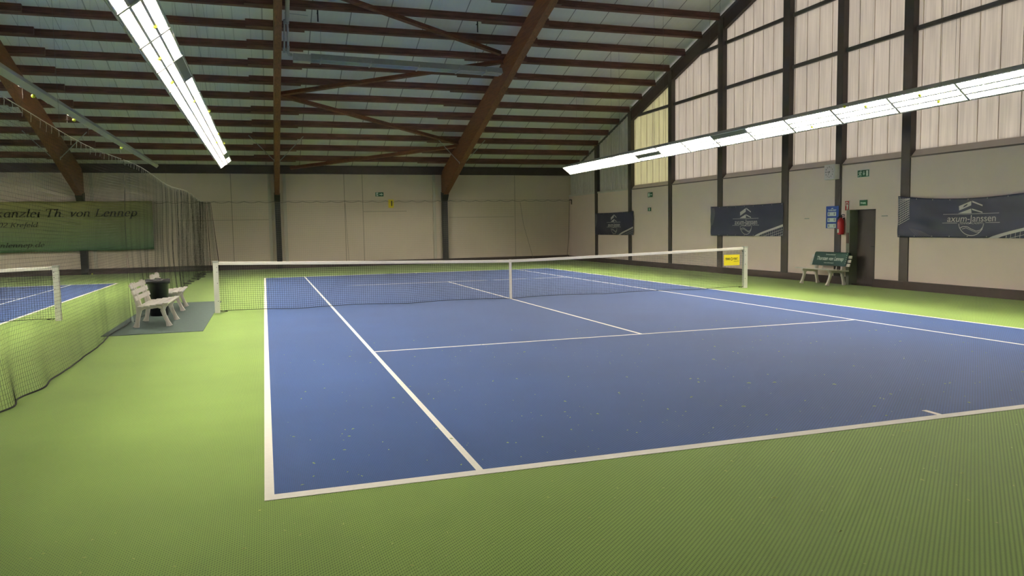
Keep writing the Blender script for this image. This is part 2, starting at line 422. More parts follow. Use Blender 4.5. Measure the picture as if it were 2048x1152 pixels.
# ================================================================ COURTS
def court(x0, label, sgn):
    c = empty('tennis_court', (x0, 0, 0), 0, label, 'tennis court')
    MB().box(-5.47, 5.47, -11.87, 11.87, 0, .002).build('playing_surface', M_blue, c)
    Z0, Z1 = .0005, .0032
    def ln(name, xa, xb, ya, yb): MB().box(xa, xb, ya, yb, Z0, Z1).build(name, M_line, c)
    ln('baseline', -5.485, 5.485, -11.885, -11.785); ln('baseline', -5.485, 5.485, 11.785, 11.885)
    for s in (-1, 1):
        ln('doubles_sideline', *sorted((s*5.485, s*5.425)), -11.785, 11.785)
        ln('singles_sideline', s*4.075-.025, s*4.075+.025, -11.785, 11.785)
        ln('service_line', -4.05, 4.05, s*6.40-.025, s*6.40+.025)
        ln('centre_mark', -.025+.02, .025+.02, *sorted((s*11.785, s*11.62)))
    ln('centre_service_line', -.005, .045, -6.375, 6.375)
    return c
court(0, 'blue tennis court with white lines in the middle of the hall', 1)
court(-15.70, 'blue tennis court beyond the dividing net at the left', -1)

# ---- tennis nets
def strands(mb, fn, nu, nv, r, segu, segv):
    """nu x nv net of cords on surface fn(u,v)"""
    for i in range(nu+1 if nu else 0):
        mb.tube([fn(i/nu, k/segv) for k in range(segv+1)], r, 3, cap=False)
    for j in range(nv+1 if nv else 0):
        mb.tube([fn(k/segu, j/nv) for k in range(segu+1)], r, 3, cap=False)
def tennis_net(x0, label, side_visible):
    t = empty('tennis_net', (x0, 0, 0), 0, label, 'tennis net')
    H = 6.36
    def top(x): return .914+(1.055-.914)*(abs(x)/H)**1.15
    def P(u, v):
        x = -H+2*H*u; z0 = .015+.03*abs(sin(x*1.3)); z = z0+(top(x)-.03-z0)*v
        return (x, .012*sin(x*3.1+v*4)*(1-v)+.02*sin(x*.9)*(1-v), z)
    nb = MB(); strands(nb, P, 284, 22, .0024, 140, 10); nb.build('netting', M_net, t)
    bt = MB(); bt.tube([P(k/120, 0) for k in range(121)], .006, 5); bt.build('bottom_cord', M_net, t)
    hb = MB(); N = 60
    pr = [(-.012,-.028),(.012,-.028),(.014,.03),(0,.036),(-.014,.03)]
    vs = []; fs = []
    for i in range(N+1):
        x = -H+.02+2*(H-.02)*i/N
        for a, b in pr: vs.append((x, a, top(x)-.03+b))
    for i in range(N):
        for k in range(5): fs.append((i*5+k, i*5+(k+1)%5, (i+1)*5+(k+1)%5, (i+1)*5+k))
    fs += [(4,3,2,1,0), tuple(range(N*5, N*5+5))]
    hb.add(vs, fs); hb.build('headband', M_band, t)
    MB().box(-.028, .028, -.016, .016, .0, .925).build('centre_strap', M_band, t, bevel=.004)
    for s in (-1, 1):
        p = MB(); x = s*6.40
        # square section with a groove facing the net
        g = [(-.05,-.05),(.05,-.05),(.05,-.018),(.03,-.018),(.03,.018),(.05,.018),(.05,.05),(-.05,.05)]
        if s > 0: g = [(-a, b) for a, b in g][::-1]
        p.prism([(x+a, b) for a, b in g], 0, 1.07, 2)
        po = p.build('net_post', M_postw, t, bevel=.003)
        MB().box(x-.056, x+.056, -.056, .056, 1.045, 1.078).build('post_cap', M_alu, po)
        for z in (.25,.62,.85,.95): MB().tube([(x-s*.025, -.049, z), (x-s*.025, -.056, z)], .008, 8).build('bolt', M_colb, po)
        MB().tube([(x-s*.05,0,1.045),(x-s*.12,0,1.03)], .004, 5).build('tension_cord', M_net, po)
        MB().tube([(x-s*.06,0,.05),(x-s*.1,-.03,.02),(x-s*.2,-.02,.03),(x-s*.12,.03,.04)], .006, 5).build('tension_cord', M_net, po)
        w = MB(); w.tube([(x-s*.06,0,1.03),(x-s*.09,.0,.98),(x-s*.06,0,.93)], .006, 5)
        w.build('tension_cord', M_net, po)
    return t
tennis_net(0, 'black tennis net with white headband across the middle blue court', 1)
tennis_net(-15.70, 'tennis net of the left court, seen through the dividing net', 1)

# yellow advertising board on the right end of the net
yb_ = empty('advertising_board', (5.98, -.03, .75), 0, 'yellow advertising board hanging on the right end of the tennis net', 'advertising board')
MB().box(-.235, .235, -.008, .0, -.15, .125).build('panel', M_yel, yb_, bevel=.003)
fr = lambda u, v: (u, -.0095, v)
text_mesh('TENNIS', .078, 'lettering', M_blk, lambda u, v: fr(u-.125, v+.015), yb_, bold=.0025, sx=.50)
text_mesh('POINT', .078, 'lettering', M_blk, lambda u, v: fr(u+.11, v+.015), yb_, bold=.0025, sx=.52)
text_mesh('always fair', .045, 'lettering', M_blk, lambda u, v: fr(u+.13, v-.045), yb_, shear=.3, sx=.8)
rg = MB(); ri, ro = .024, .037
vs = [(r*cos(2*pi*k/24)-.005, -.0095, r*sin(2*pi*k/24)+.015) for r in (ri, ro) for k in range(24)]
rg.add(vs, [(k,(k+1)%24,24+(k+1)%24,24+k) for k in range(24)]); rg.build('emblem', M_blk, yb_)

# ================================================================ ROOF STRUCTURE
# glued laminated frames standing on black steel columns
frames = [(-4.80, .21, 'long brown laminated roof beam straight overhead, on the middle column of the far wall'),
          (2.86, .24, 'deep brown laminated roof beam slanting up to the right of the court centre'),
          (-12.60, .24, 'deep brown laminated roof beam at the left, ending above the green banner'),
          (-20.30, .24, 'deep brown laminated roof beam of the left court, beyond the left edge of the picture')]
for x, w, lab in frames:
    low = [(18.93,3.27),(18.66,3.23),(16.46,4.02),(13.67,5.03),(10.1,6.22),(7.28,7.22),(4.75,8.05),(2.4,8.75),(0,9.15)]
    up = [(18.93, zr(18.93)), (0, zr(0))]
    e = empty('roof_beam', (x, 0, 0), 0, lab, 'roof beam')
    o = MB().prism(low+[up[1], up[0]], -w/2, w/2, 0).build('rafter', M_glu, e, bevel=.008)
    o = MB().prism([(-a, b) for a, b in low+[up[1], up[0]]], -w/2, w/2, 0).build('rafter', M_glu, e, bevel=.008)
    MB().prism([(18.95,3.42),(18.95,3.0),(18.74,3.0),(18.5,3.26),(18.5,3.34),(18.9,3.2)], -w/2-.02, w/2+.02, 0).prism([(18.94,3.4),(18.94,3.1),(18.72,3.1),(18.52,3.27),(18.52,3.36)], -w/2-.018, w/2+.018, 0).build('bearing_shoe', M_colb, e)
    c = MB().box(x-w/2-.01, x+w/2+.01, 18.74, 18.95, .0, 3.02).build('steel_column', M_colb, bevel=.004)
    tag(c, {0:'black steel column on the far wall under the middle roof beam',1:'black steel column on the far wall under the right roof beam',2:'black steel column on the far wall crossing behind the green banner',3:'black steel column on the far wall beyond the left edge of the picture'}[[f[0] for f in frames].index(x)], 'column')
# rods bracing the beams to the purlins
for x, w, lab in frames[:3]:
    for s in (-1, 1):
        m = MB(); z0 = 4.5
        m.tube([(x+s*w/2, 15.3, z0), (x+s*1.05, 15.3, zr(15.3)+.02)], .016, 6)
        m.box(x+s*w/2-.01, x+s*w/2+.01, 15.26, 15.34, z0-.05, z0+.06)
        tag(m.build('brace_rod', M_galv), 'thin steel rod bracing the %s side of the %s roof beam' % ({-1:'left',1:'right'}[s], {-4.80:'middle', 2.86:'right', -12.60:'left'}[x]), 'brace rod')

# purlins: one object per bay and row, lapped over the beams
bays = [(-24.9, -12.60+1.07, -1, 'over the left court'), (-12.60-.9, -4.80+.82, 1, 'left of the middle beam'),
        (-4.80-.9, 2.86+.77, -1, 'between middle and right beams'), (2.86-1.47, WX+.02, 1, 'next to the window wall')]
purY = [17.72-1.1*k for k in range(0, 17)]
for bi, (xa, xb, s, bl) in enumerate(bays):
    for k, y in enumerate(purY):
        yy = y+s*.05
        T = Matrix.Translation((0, yy, zr(yy))) @ Matrix.Rotation(-RS, 4, 'X')
        xe = xb
        if bi == 3 and y > 12.4: xe = WX+.1
        o = MB().box(xa, xe, -.0495, .0495, 0, DECK-.005, T).build('roof_purlin', M_pur)
        tag(o, 'brown purlin, %s row from the far wall, %s' % (ORD[k+1] if k < 16 else 'top', bl), 'roof purlin')
# timber braces under the purlins
def ztm(y): return zr(y)-.08
for a, b, lab in [((-4.75,5.15),(2.47,8.30),'upper timber brace running down to the right, ending above the heater'),
                  ((2.72,8.80),(-4.70,11.68),'timber brace rising to the right behind the heater'),
                  ((-4.70,11.75),(2.72,15.45),'timber brace falling to the right from the middle beam'),
                  ((2.72,15.75),(-4.2,18.3),'lowest timber brace just above the far wall')]:
    p0 = Vector((a[0], a[1], ztm(a[1]))); p1 = Vector((b[0], b[1], ztm(b[1])))
    dv = (p1-p0); L_ = dv.length; xax = dv.normalized(); nrm = Vector((0, .3125, 1)).normalized(); yax = nrm.cross(xax).normalized(); zax = xax.cross(yax)
    T = Matrix(((xax.x,yax.x,zax.x,p0.x),(xax.y,yax.y,zax.y,p0.y),(xax.z,yax.z,zax.z,p0.z),(0,0,0,1)))
    tag(MB().box(0, L_, -.06, .06, -.06, .07, T).build('roof_brace', M_brace, bevel=.005), lab, 'roof brace')
# little steel hooks hanging from purlins
for (x, y, lab) in [(-4.0+.35, 6.85, 'small steel hook under a purlin right of the middle beam'), (1.25, 6.85, 'small steel hook under a purlin left of the right beam')]:
    m = MB(); m.box(x-.02, x+.02, y-.08, y-.07, zr(y)-.28, zr(y)+.1)
    m.box(x-.02, x+.02, y-.08, y+.06, zr(y)-.02, zr(y)-.005); tag(m.build('steel_hook', M_colb), lab, 'hook')

# ---- radiant heater and its pipes
h = empty('radiant_heater', (-3.95, 7.5, 6.9), 0, 'long galvanised radiant tube heater hanging under the roof near the middle beam', 'heater')
h.rotation_euler = (0, math.atan(.022), 0)
Lh = 6.17
MB().prism([(-.26,-.06),(-.25,-.07),(-.12,.12),(.12,.12),(.25,-.07),(.26,-.06),(.13,.135),(-.13,.135)], .1, Lh, 0).build('reflector', M_galv, h)
for yy in (-.1, .1): MB().tube([(-.1,yy,-.03),(Lh-.15,yy,-.03)], .05, 12).build('burner_tube', mat('tube_grey_blue', (150,158,166), .35, metal=.5), h, smooth=True)
MB().tube([(Lh-.15,-.1,-.03),(Lh-.05,-.08,-.03),(Lh-.01,0,-.03),(Lh-.05,.08,-.03),(Lh-.15,.1,-.03)], .05, 10).build('return_bend', M_galv, h, smooth=True)
MB().box(-.42, .1, -.17, .17, -.12, .1).build('burner_box', M_galv, h, bevel=.01)
for x in (.4, 1.9, 3.4, 4.7, 5.6):
    MB().box(x-.02, x+.02, -.27, .27, -.09, -.07).box(x-.02, x+.02, -.27, -.25, -.09, .0).box(x-.02, x+.02, .25, .27, -.09, .0).build('bracket', M_galv, h)
for x in (.4, 5.3):
    MB().tube([(x,0,.12),(x,0,zr(7.5)-6.9+x*.022)], .005, 5).build('suspension_rod', M_wire, h)
fp = empty('flue_pipe', (-4.50, 7.4, 7.0), 0, 'pair of galvanised flue pipes beside the middle beam, leading to the heater', 'pipe')
MB().tube([(.10,.08,-.02),(.02,.05,-.02),(-.02,0,.04),(-.01,0,.16)], .05, 10).build('elbow', M_galv, fp, smooth=True)
MB().tube([(-.01,0,.16),(.0,-.12,.34),(-.03,-.75,.74)], .034, 10).build('pipe', M_galv, fp, smooth=True)
MB().tube([(-.12,0,.10),(-.11,-.14,.34),(-.11,-.75,.74)], .028, 10).build('pipe', M_galv, fp, smooth=True)
MB().tube([(-.12,0,.02),(-.12,.0,.16)], .045, 10).build('sleeve', M_galv, fp, smooth=True)
MB().tube([(-.01,0,.14),(.0,-.03,.22)], .046, 10).tube([(-.03,-.70,.71),(-.035,-.82,.78)], .055, 10).tube([(-.11,-.68,.70),(-.11,-.8,.77)], .036, 10).tube([(-.11,-.74,.74),(-.03,-.76,.75)], .03, 8).build('coupling', M_galv, fp, smooth=True)
MB().tube([(-.035,-.8,.77),(-.04,-3.1,1.50),(-.04,-3.2,1.6),(-.04,-3.2,1.90)], .062, 12).build('flue', M_galv, fp, smooth=True)
MB().tube([(-.11,-.95,.93),(.55,-.95,.90)], .010, 6).build('rod', M_galv, fp)

# ================================================================ LIGHT ROWS
UL, UW, TILT = 1.55, .46, math.radians(38)
CW = .145; DEP = .070
def make_fixture(name, off=()):
    """one fixture: housing, side and cross louvres, three tubes; local frame: X across (0 lower edge), Y along, Z up"""
    t = bpy.data.objects.new(name, None); COL.objects.link(t)
    # wedge-shaped housing, deep at the lower edge and shallow at the upper one
    hb = MB().prism([(-.012,-.004),(-.012,.10),(.06,.13),(UW+.012,DEP+.03),(UW+.012,-.004),(UW,-.004),(UW,DEP+.02),(0,DEP+.02),(0,-.004)], 0, UL, 1)
    hb.build('housing', M_lampb, t)
    gb_ = MB().box(-.004, UW+.004, -.002, .045, -.012, -.001)
    for k in (1, 2): gb_.box(.0125+k*CW-.016, .0125+k*CW+.016, .018, UL-.018, -.010, -.001)
    gb_.box(-.004, UW+.004, UL-.020, UL-.018, -.012, -.001)
    gb_.build('grid_frame', M_lampb, t)
    bl = MB()
    bl.box(0, UW, 0.005, UL-.005, DEP+.012, DEP+.02)
    for k in range(4):
        xx = .0125+k*CW
        bl.box(xx-.006, xx+.006, 0.01, UL-.01, 0, DEP+.012)
    bl.box(0, UW, 0.0, .012, 0, DEP+.012).box(0, UW, UL-.012, UL, 0, DEP+.012)
    bl.build('reflector', M_refl, t)
    rb = MB()
    for k in range(3):
        if k in off: continue
        x0 = .0125+k*CW+.006; x1 = x0+CW-.012
        rb.box(x0+.0, x0+.003, .02, UL-.02, .0, .022).box(x1-.003, x1, .02, UL-.02, .0, .022)
        for j in range(1, 15): rb.box(x0, x1, j*.1033-.0015, j*.1033+.0015, .0, .022)
    rb.build('louvre', M_refl, t)
    for k in range(3):
        xc = .0125+(k+.5)*CW
        MB().tube([(xc, .03, DEP-.006), (xc, UL-.03, DEP-.006)], .0125, 8).build('lamp_tube', M_tubeoff if k in off else M_tube, t, smooth=True)
        if k in off:
            MB().box(.0125+k*CW+.006, .0125+(k+1)*CW-.006, .012, UL-.012, .0, .004).build('blanking_plate', mat('dark_plate', (120,120,112), .5), t)
    return t
protos = {}
def row(xl, zl, mirror, yend, n, rowlab, offmap, TILT=TILT):
    """xl, zl: lower edge of the row; mirror=True tilts the row the other way"""
    for i in range(n):
        off = tuple(sorted(offmap.get(i, ())))
        if off not in protos: protos[off] = make_fixture('ceiling_light', off); t = protos[off]
        else: t = copy_tree(protos[off])
        y1 = yend-i*UL
        if not mirror:   # lower edge at small X, rising towards +X: faces +X
            t.matrix_world = Matrix.Translation((xl, y1-UL, zl)) @ Matrix.Rotation(-TILT, 4, 'Y')
        else:
            t.matrix_world = Matrix.Translation((xl, y1, zl)) @ Matrix.Rotation(pi, 4, 'Z') @ Matrix.Rotation(-TILT, 4, 'Y')
        od = ORD[i+1] if i+1 < len(ORD) else 'last'
        tag(t, 'fluorescent ceiling light, %s from the far end of the %s%s' % (od, rowlab, ', one cell dark' if off else ''), 'ceiling light')
YE = 12.45
row(-6.80, 3.96, False, YE, 15, 'left row', {1:(2,), 10:(2,), 13:(1,)})
row(6.74, 3.81, True, YE, 15, 'right row', {4:(1,), 7:(2,)})
row(-8.90, 3.96, True, YE, 15, 'row beyond the dividing net', {}, math.radians(41))
row(-22.3, 3.96, False, YE, 15, 'outermost left row', {})
# pairs of suspension wires
for rx, rlab, xs in [(-6.6, 'left light row', (-6.78, -6.42)), (6.45, 'right light row', (6.36, 6.68)), (-9.1, 'row beyond the dividing net', (-8.95, -9.28))]:
    for j, yy in enumerate((10.9, 7.8, 4.7, 1.6, -1.5, -5.9)):
        m = MB()
        for x in xs:
            m.tube([(x, yy, 4.02 if rx < 0 else 3.95), (x, yy, zr(yy)+.05)], .0035 if rx > 0 else .0012, 4)
        tag(m.build('suspension_wire', M_wire), 'thin wires holding the %s, %s pair from the far end' % (rlab, ORD[j+1]), 'wire')

# tennis balls caught in the light grids
def ball(x, y, z, lab, group=None):
    t = empty('tennis_ball', (x, y, z), 0, lab, 'tennis ball', group)
    m = MB(); prof = [(max(.001,.0333*sin(pi*k/10)), -.0333*cos(pi*k/10)) for k in range(11)]
    m.lathe(prof, 16); m.build('felt', M_ball, t, smooth=True)
    s = MB(); P = []
    for k in range(33):
        a = 2*pi*k/32; zz = .0155*sin(2*a); th = a+.35*sin(2*a)*0
        r = math.sqrt(max(0, .0337**2-zz**2)); P.append((r*cos(th), r*sin(th), zz))
    s.tube(P, .0012, 4, cap=False); s.build('seam', M_ballw, t)
lz = lambda x: 3.96+(x+6.80)*math.tan(TILT)-.012
for j, (x, y) in enumerate([(-6.50,-7.9),(-6.56,-6.6),(-6.68,-5.25),(-6.70,-3.6),(-6.57,-1.2),(-6.42,.75),(-6.45,4.5),(-6.56,5.7),(-6.41,6.9)]):
    ball(x, y, lz(x), 'yellow tennis ball stuck in the left light row, %s one from the camera' % ORD[j+1])
rz = lambda x: 3.81+(6.74-x)*math.tan(TILT)-.012
for j, (x, y) in enumerate([(6.66,-7.3),(6.64,-5.6),(6.45,-5.35),(6.45,-4.0),(6.36,-3.5),(6.66,-2.15)]):
    ball(x, y, rz(x), 'yellow tennis ball stuck in the right light row, %s one from the camera' % ORD[j+1])
for j, (y) in enumerate([-2.4,.38,5.6]):
    ball(-8.90, y, 3.93, 'yellow tennis ball on the light row beyond the net, %s from the camera' % ORD[j+1])
ball(-12.3, 18.6, .033, 'tennis ball lying on the floor at the far wall below the green banner')

# ================================================================ DIVIDING NETS
NX = -7.85
def divider(name_label, y0, y1, amp, dens, mesh_, seedo):
    t = empty('dividing_net', (NX, 0, 0), 0, name_label, 'dividing net')
    Ly = y1-y0; nu = int(Ly/mesh_*dens); nv = int(3.0/mesh_)
    def P(u, v):
        y = y0+Ly*u
        f = amp(y)
        fold = f*(sin(y*5.2+1.1*sin(y*1.3))*.7+.4*sin(y*11.3+seedo))
        bot = .05*sin(y*.9+seedo)+.012*sin(y*2.7)
        x = fold*(1-.75*v)+bot*(1-v)**2+(.10*math.exp(-((y+7.4)/.35)**2)+.08*math.exp(-((y+8.3)/.25)**2))*(1-v)**6
        sag = .10*sin(y*.55+.4)*.6
        top = 3.02+.05*sin(y*.62+1)
        yy = y+f*.35*sin(y*7.1+2*v)*(1-v)
        w = .010*sin(9*v+y*1.2)+.003*sin(y*5+5*v)
        z0 = .012
        belly = -.10*sin(pi*min(1, v*1.0))*(1-v)
        return (x+w*(1-v)*v*4+belly*.6, yy, z0+(top-z0-.03)*v+sag*0)
    nb = MB(); strands(nb, P, nu, nv, .0013, int(Ly/.12), 26)
    nb.build('netting', M_netg, t)
    m = MB(); m.tube([P(k/(Ly/.06), 0) for k in range(int(Ly/.06)+1)], .009, 5); m.build('hem_cord', M_net, t)
    MB().tube([P(1, k/20) for k in range(21)], .0025, 4).build('edge_cord', M_net, t)
    MB().tube([P(0, k/20) for k in range(21)], .0025, 4).build('edge_cord', M_net, t)
    m = MB(); m.tube([(Vector(P(k/(Ly/.3), 1))+Vector((0,0,.035))) for k in range(int(Ly/.3)+1)], .005, 5); m.build('top_cable', M_cord, t)
    k = 0; y = y0+.15
    while y < y1 and k < 60:
        u = (y-y0)/Ly; p = Vector(P(u, 1)); m = MB(); hgt = .05+.03*random.random()
        m.tube([p+Vector((0,0,.04)), p+Vector((.008,0,.0)), p+Vector((0,0,-hgt))], .003, 4); m.build('hook', M_cord, t); y += .3*(.7+.6*random.random()); k += 1
    return t
divider('taut dark dividing net along the left side, running towards the camera', -13.5, -0.96, lambda y: .004, 1.0, .045, .3)
divider('far dividing net gathered in loose folds towards the far wall', -1.0, 17.6, lambda y: .012+.30*max(0, (y-3.5)/14)**1.2, 1.0, .05, 1.7)
# hanging straps where the nets are held
for (y, lab) in [(-5.6, 'thin drop wire carrying the near dividing net from the roof'), (5.5, 'thin drop wire carrying the far dividing net from the roof')]:
    m = MB(); m.tube([(NX,y,3.05),(NX,y,zr(y)+.05)], .0016, 4); tag(m.build('suspension_wire', M_wire), lab, 'wire')

# gathered net end: many cords falling together
g = empty('gathered_net', (NX+.12, 18.1, 0), 0, 'dark bundle of netting gathered at the end of the dividing net near the far wall', 'dividing net')
for b in range(9):
    m = MB(); a0 = (b-4)*.05
    def Q(u, v, a0=a0, b=b):
        w = .05+.11*(1-v)
        return (a0*(1+1.2*(1-v))+w*(u-.5)*cos(b), -.35+a0*.6+w*(u-.5)*sin(b*2.1)+.5*(1-v)*.4*sin(b), .012+2.95*v)
    strands(m, Q, 9, 60, .0016, 4, 14); m.build('fold', M_netg, g)

# ---- pale curtain net in front of the far wall
cn = empty('curtain_net', (0, 18.58, 0), 0, 'fine pale curtain net hanging in front of the far wall, scalloped top edge', 'net')
def sc(x): return 2.99-.05*abs(sin(x*pi/.62))-.02*abs(sin(x*pi*.21))
pts = [(x*.062-9.8, 0, 3.0-.055*abs(sin((x*.062)*pi/.62))**1.0) for x in range(int(19.2/.062))]
pts = [(a, b, 2.945+.0*c+.055*(1-abs(sin(a*pi/.62)))) for a, b, c in pts]
MB().tube(pts, .008, 4).build('top_cord', mat('curtain_cord', (104,98,84), .9), cn)
MB().tube([(-9.8,0,3.02),(9.25,0,3.02)], .004, 4).build('cable', M_wire, cn)
fine = MB()
strands(fine, lambda u, v: (-9.8+19.05*u+.03*sin(40*u), .04*sin(u*60+2*v), .02+2.93*v), 240, 0, .0016, 1, 4)
strands(fine, lambda u, v: (-9.8+19.05*u, .04*sin(u*60+2*v), .02+2.93*v), 0, 30, .0016, 60, 1)
fine.build('netting', mat('pale_net_cord', (166,158,140), .9), cn)
M_cedge = mat('curtain_edge', (128,118,100), .9)
for P, r in (([(6.6,0,2.9),(6.75,-.03,1.8),(7.25,-.05,.03)], .008), ([(9.22,0,3.02),(9.16,0,1.2),(9.05,0,.03)], .013), ([(-1.85,0,2.9),(-1.75,0,.03)], .006)):
    MB().tube(P, r, 5).build('gathered_edge', M_cedge, cn)
MB().box(9.22, 9.34, -.02, .02, 2.98, 3.03).box(9.31, 9.35, -.02, .02, 2.78, 3.03).build('bracket', M_frame, cn)
# yellow court number
n1 = empty('court_number_sign', (.25, 18.585, 2.87), 0, 'small yellow court number sign with a black 1, on the far curtain net', 'sign')
MB().box(-.12, .12, -.008, 0, -.19, .19).build('panel', M_yel, n1)
text_mesh('1', .32, 'lettering', M_blk, lambda u, v: (u+.03, -.01, v), n1, bold=.01)

# ================================================================ SIGNS
def running_man(place, s):
    """simple running figure from strokes; returns a mesh builder"""
    m = MB()
    def q(pts, w):
        for (a, b) in zip(pts, pts[1:]):
            dx, dy = b[0]-a[0], b[1]-a[1]; l = math.hypot(dx, dy) or 1; nx, ny = -dy/l*w/2, dx/l*w/2; ex, ey = dx/l*w*.3, dy/l*w*.3
            P = [(a[0]-ex+nx,a[1]-ey+ny),(a[0]-ex-nx,a[1]-ey-ny),(b[0]+ex-nx,b[1]+ey-ny),(b[0]+ex+nx,b[1]+ey+ny)]
            m.add([place(x*s, y*s) for x, y in P], [(0,1,2,3)])
    q([(.1,.22),(-.05,-.08)], .2)
    q([(.1,.22),(.3,.12),(.42,.2)], .09); q([(.05,.25),(-.2,.24),(-.3,.05)], .09)
    q([(-.03,-.08),(.22,-.14),(.18,-.45)], .11); q([(-.08,-.08),(-.15,-.32),(-.42,-.34)], .11)
    c = [place((.2+.1*cos(2*pi*k/12))*s, (.4+.1*sin(2*pi*k/12))*s) for k in range(12)]
    m.add(c, [tuple(range(12))])
    return m
def sign(name, loc, ru, w, h, label, cat, panel, white_border=False):
    """ru: unit vector of 'right' as seen by the reader"""
    t = empty(name, loc, 0, label, cat)
    R = Vector(ru); Nn = R.cross(Vector((0,0,1)))
    T = Matrix(((R.x,Nn.x*-1,0,0),(R.y,Nn.y*-1,0,0),(0,0,1,0),(0,0,0,1)))
    # local: x right, y away from reader, z up
    if white_border: MB().box(-w/2-.008, w/2+.008, .0, .012, -h/2-.008, h/2+.008, T).build('border', M_wsign, t)
    MB().box(-w/2, w/2, -.003, .012, -h/2, h/2, T).build('panel', panel, t)
    return t, (lambda u, v, d=.0045: tuple(T @ Vector((u, -d, v))))
GR = (0,-1,0)   # right direction on the gable wall for a viewer in the hall
SGX = WX-.006
def quad(place, pts): return MB().add([place(*p) for p in pts], [tuple(range(len(pts)))])
def arrow(place, cx, cy, dx, dy, L_, w):
    m = MB(); px, py = -dy, dx
    def A(f, s_): return place(cx+dx*f*L_+px*s_*w, cy+dy*f*L_+py*s_*w)
    m.add([A(-.5,-.18),A(.1,-.18),A(.1,.18),A(-.5,.18)], [(0,1,2,3)]); m.add([A(.0,-.5),A(.5,0),A(.0,.5)], [(0,1,2)])
    return m
s, pl = sign('exit_sign', (SGX, -.87, 2.905), GR, .385, .175, 'green emergency exit sign with running man and down arrow, above the door', 'exit sign', M_grnsign, True)
running_man(lambda u, v: pl(u-.11, v), .16).build('pictogram', M_wsign, s)
arrow(pl, .025, 0, 0, -1, .11, .08).build('arrow', M_wsign, s)
quad(pl, [(.105,-.07),(.165,-.07),(.165,.07),(.105,.07)]).build('door_symbol', M_wsign, s)
s, pl = sign('emergency_door_sign', (SGX, -.89, 2.15), GR, .25, .145, 'small green sign with white word directly above the dark door', 'sign', M_grnsign)
text_mesh('Notausgang', .05, 'lettering', M_wsign, lambda u, v: pl(u, v), s, bold=.002, sx=.75)
s, pl = sign('fire_extinguisher_sign', (SGX, -.32, 2.095), GR, .14, .25, 'upright red fire extinguisher sign left of the door', 'sign', M_red, True)
m = MB()
for P in [[(-.045,.09),(-.02,.1),(-.02,-.02),(-.045,-.0)], [(-.02,.1),(.035,.09),(.035,.075),(-.02,.08)], [(.035,.09),(.05,.05),(.03,.04),(.02,.075)], [(-.01,-.1),(.03,-.1),(.045,.02),(.02,.04),(-.005,.01)]]:
    m.add([pl(*p) for p in P], [tuple(range(len(P)))])
m.build('pictogram', M_wsign, s)
s, pl = sign('exit_sign', (SGX, 10.47, 2.885), GR, .38, .19, 'small green exit sign with arrow, upper of two on the far window wall', 'exit sign', M_grnsign)
quad(pl, [(-.16,-.07),(-.06,-.07),(-.06,.07),(-.16,.07)]).build('door_symbol', M_wsign, s)
running_man(lambda u, v: pl(u-.03, v), .15).build('pictogram', M_wsign, s)
arrow(pl, .11, 0, 1, 0, .12, .09).build('arrow', M_wsign, s)
s, pl = sign('exit_sign', (SGX, 10.53, 2.305), GR, .25, .14, 'smaller green sign below the exit sign on the far window wall', 'sign', M_grnsign)
quad(pl, [(-.03,-.05),(.05,-.05),(.05,.05),(-.03,.05)]).build('pictogram', M_wsign, s)
s, pl = sign('exit_sign', (-.22, BY-.016, 3.32), (1,0,0), .38, .19, 'green exit sign with right arrow high on the far wall', 'exit sign', M_grnsign)
quad(pl, [(-.15,-.08),(-.06,-.08),(-.06,.08),(-.15,.08)]).build('door_symbol', M_wsign, s)
running_man(lambda u, v: pl(u-.09, v), .14).build('pictogram', M_grnsign, s)
arrow(pl, .08, 0, 1, 0, .17, .12).build('arrow', M_wsign, s)

# ---- clock
ck = empty('wall_clock', (WX-.02, .15, 3.015), 0, 'square white wall clock on the slim column left of the door', 'clock')
MB().box(-.17, 0, -.2, .2, -.2, .2).build('casing', M_white, ck, bevel=.008)
MB().box(-.176, -.17, -.175, .175, -.175, .175).build('dial', mat('clock_dial', (232,222,222), .4), ck)
def cp(u, v, d=.178): return (-d, -u, v)
for k in range(12):
    a = 2*pi*k/12
    text_mesh(str(k or 12), .05, 'numeral', M_blk, lambda u, v: cp(u+.135*sin(a), v+.135*cos(a)), ck, bold=.001)
def hand(ang, L_, w):
    m = MB(); d_ = (sin(ang), cos(ang)); px = (d_[1], -d_[0])
    m.add([cp(-d_[0]*.03+px[0]*w, -d_[1]*.03+px[1]*w, .180), cp(d_[0]*L_+px[0]*w*.5, d_[1]*L_+px[1]*w*.5, .180), cp(d_[0]*L_-px[0]*w*.5, d_[1]*L_-px[1]*w*.5, .180), cp(-d_[0]*.03-px[0]*w, -d_[1]*.03-px[1]*w, .180)], [(0,1,2,3)])
    m.build('hand', M_blk, ck)
hand(2*pi*.75, .14, .006); hand(2*pi*(6.75/12), .09, .009)

# ---- flip scoreboard
sb = empty('scoreboard', (WX-.045, .19, 1.80), 0, 'blue flip scoreboard with three white number rows, on the slim column below the clock', 'scoreboard')
MB().box(0, .02, -.235, .235, -.3, .3).build('panel', M_bluesign, sb, bevel=.006)
def sp(u, v, d=.0): return (-.002-d, -u, v)
text_mesh('TENNIS-POINT', .062, 'lettering', M_wsign, lambda u, v: sp(u, v+.185), sb, bold=.002, sx=.78)
sw = MB().add([sp(-.05,.225),sp(.0,.25),sp(.06,.24),sp(.02,.22)], [(0,1,2,3)]); sw.build('emblem', M_wsign, sb)
for k, v0 in enumerate((.085, -.075, -.235)):
    MB().box(-.012, 0, -.16, .16, v0-.055, v0+.055).build('number_card', M_wsign, sb, bevel=.003)
    for u in (-.105, .105):
        text_mesh('0', .09, 'numeral', M_blk, lambda a, b: sp(a+u, b+v0, .012), sb, bold=.002)

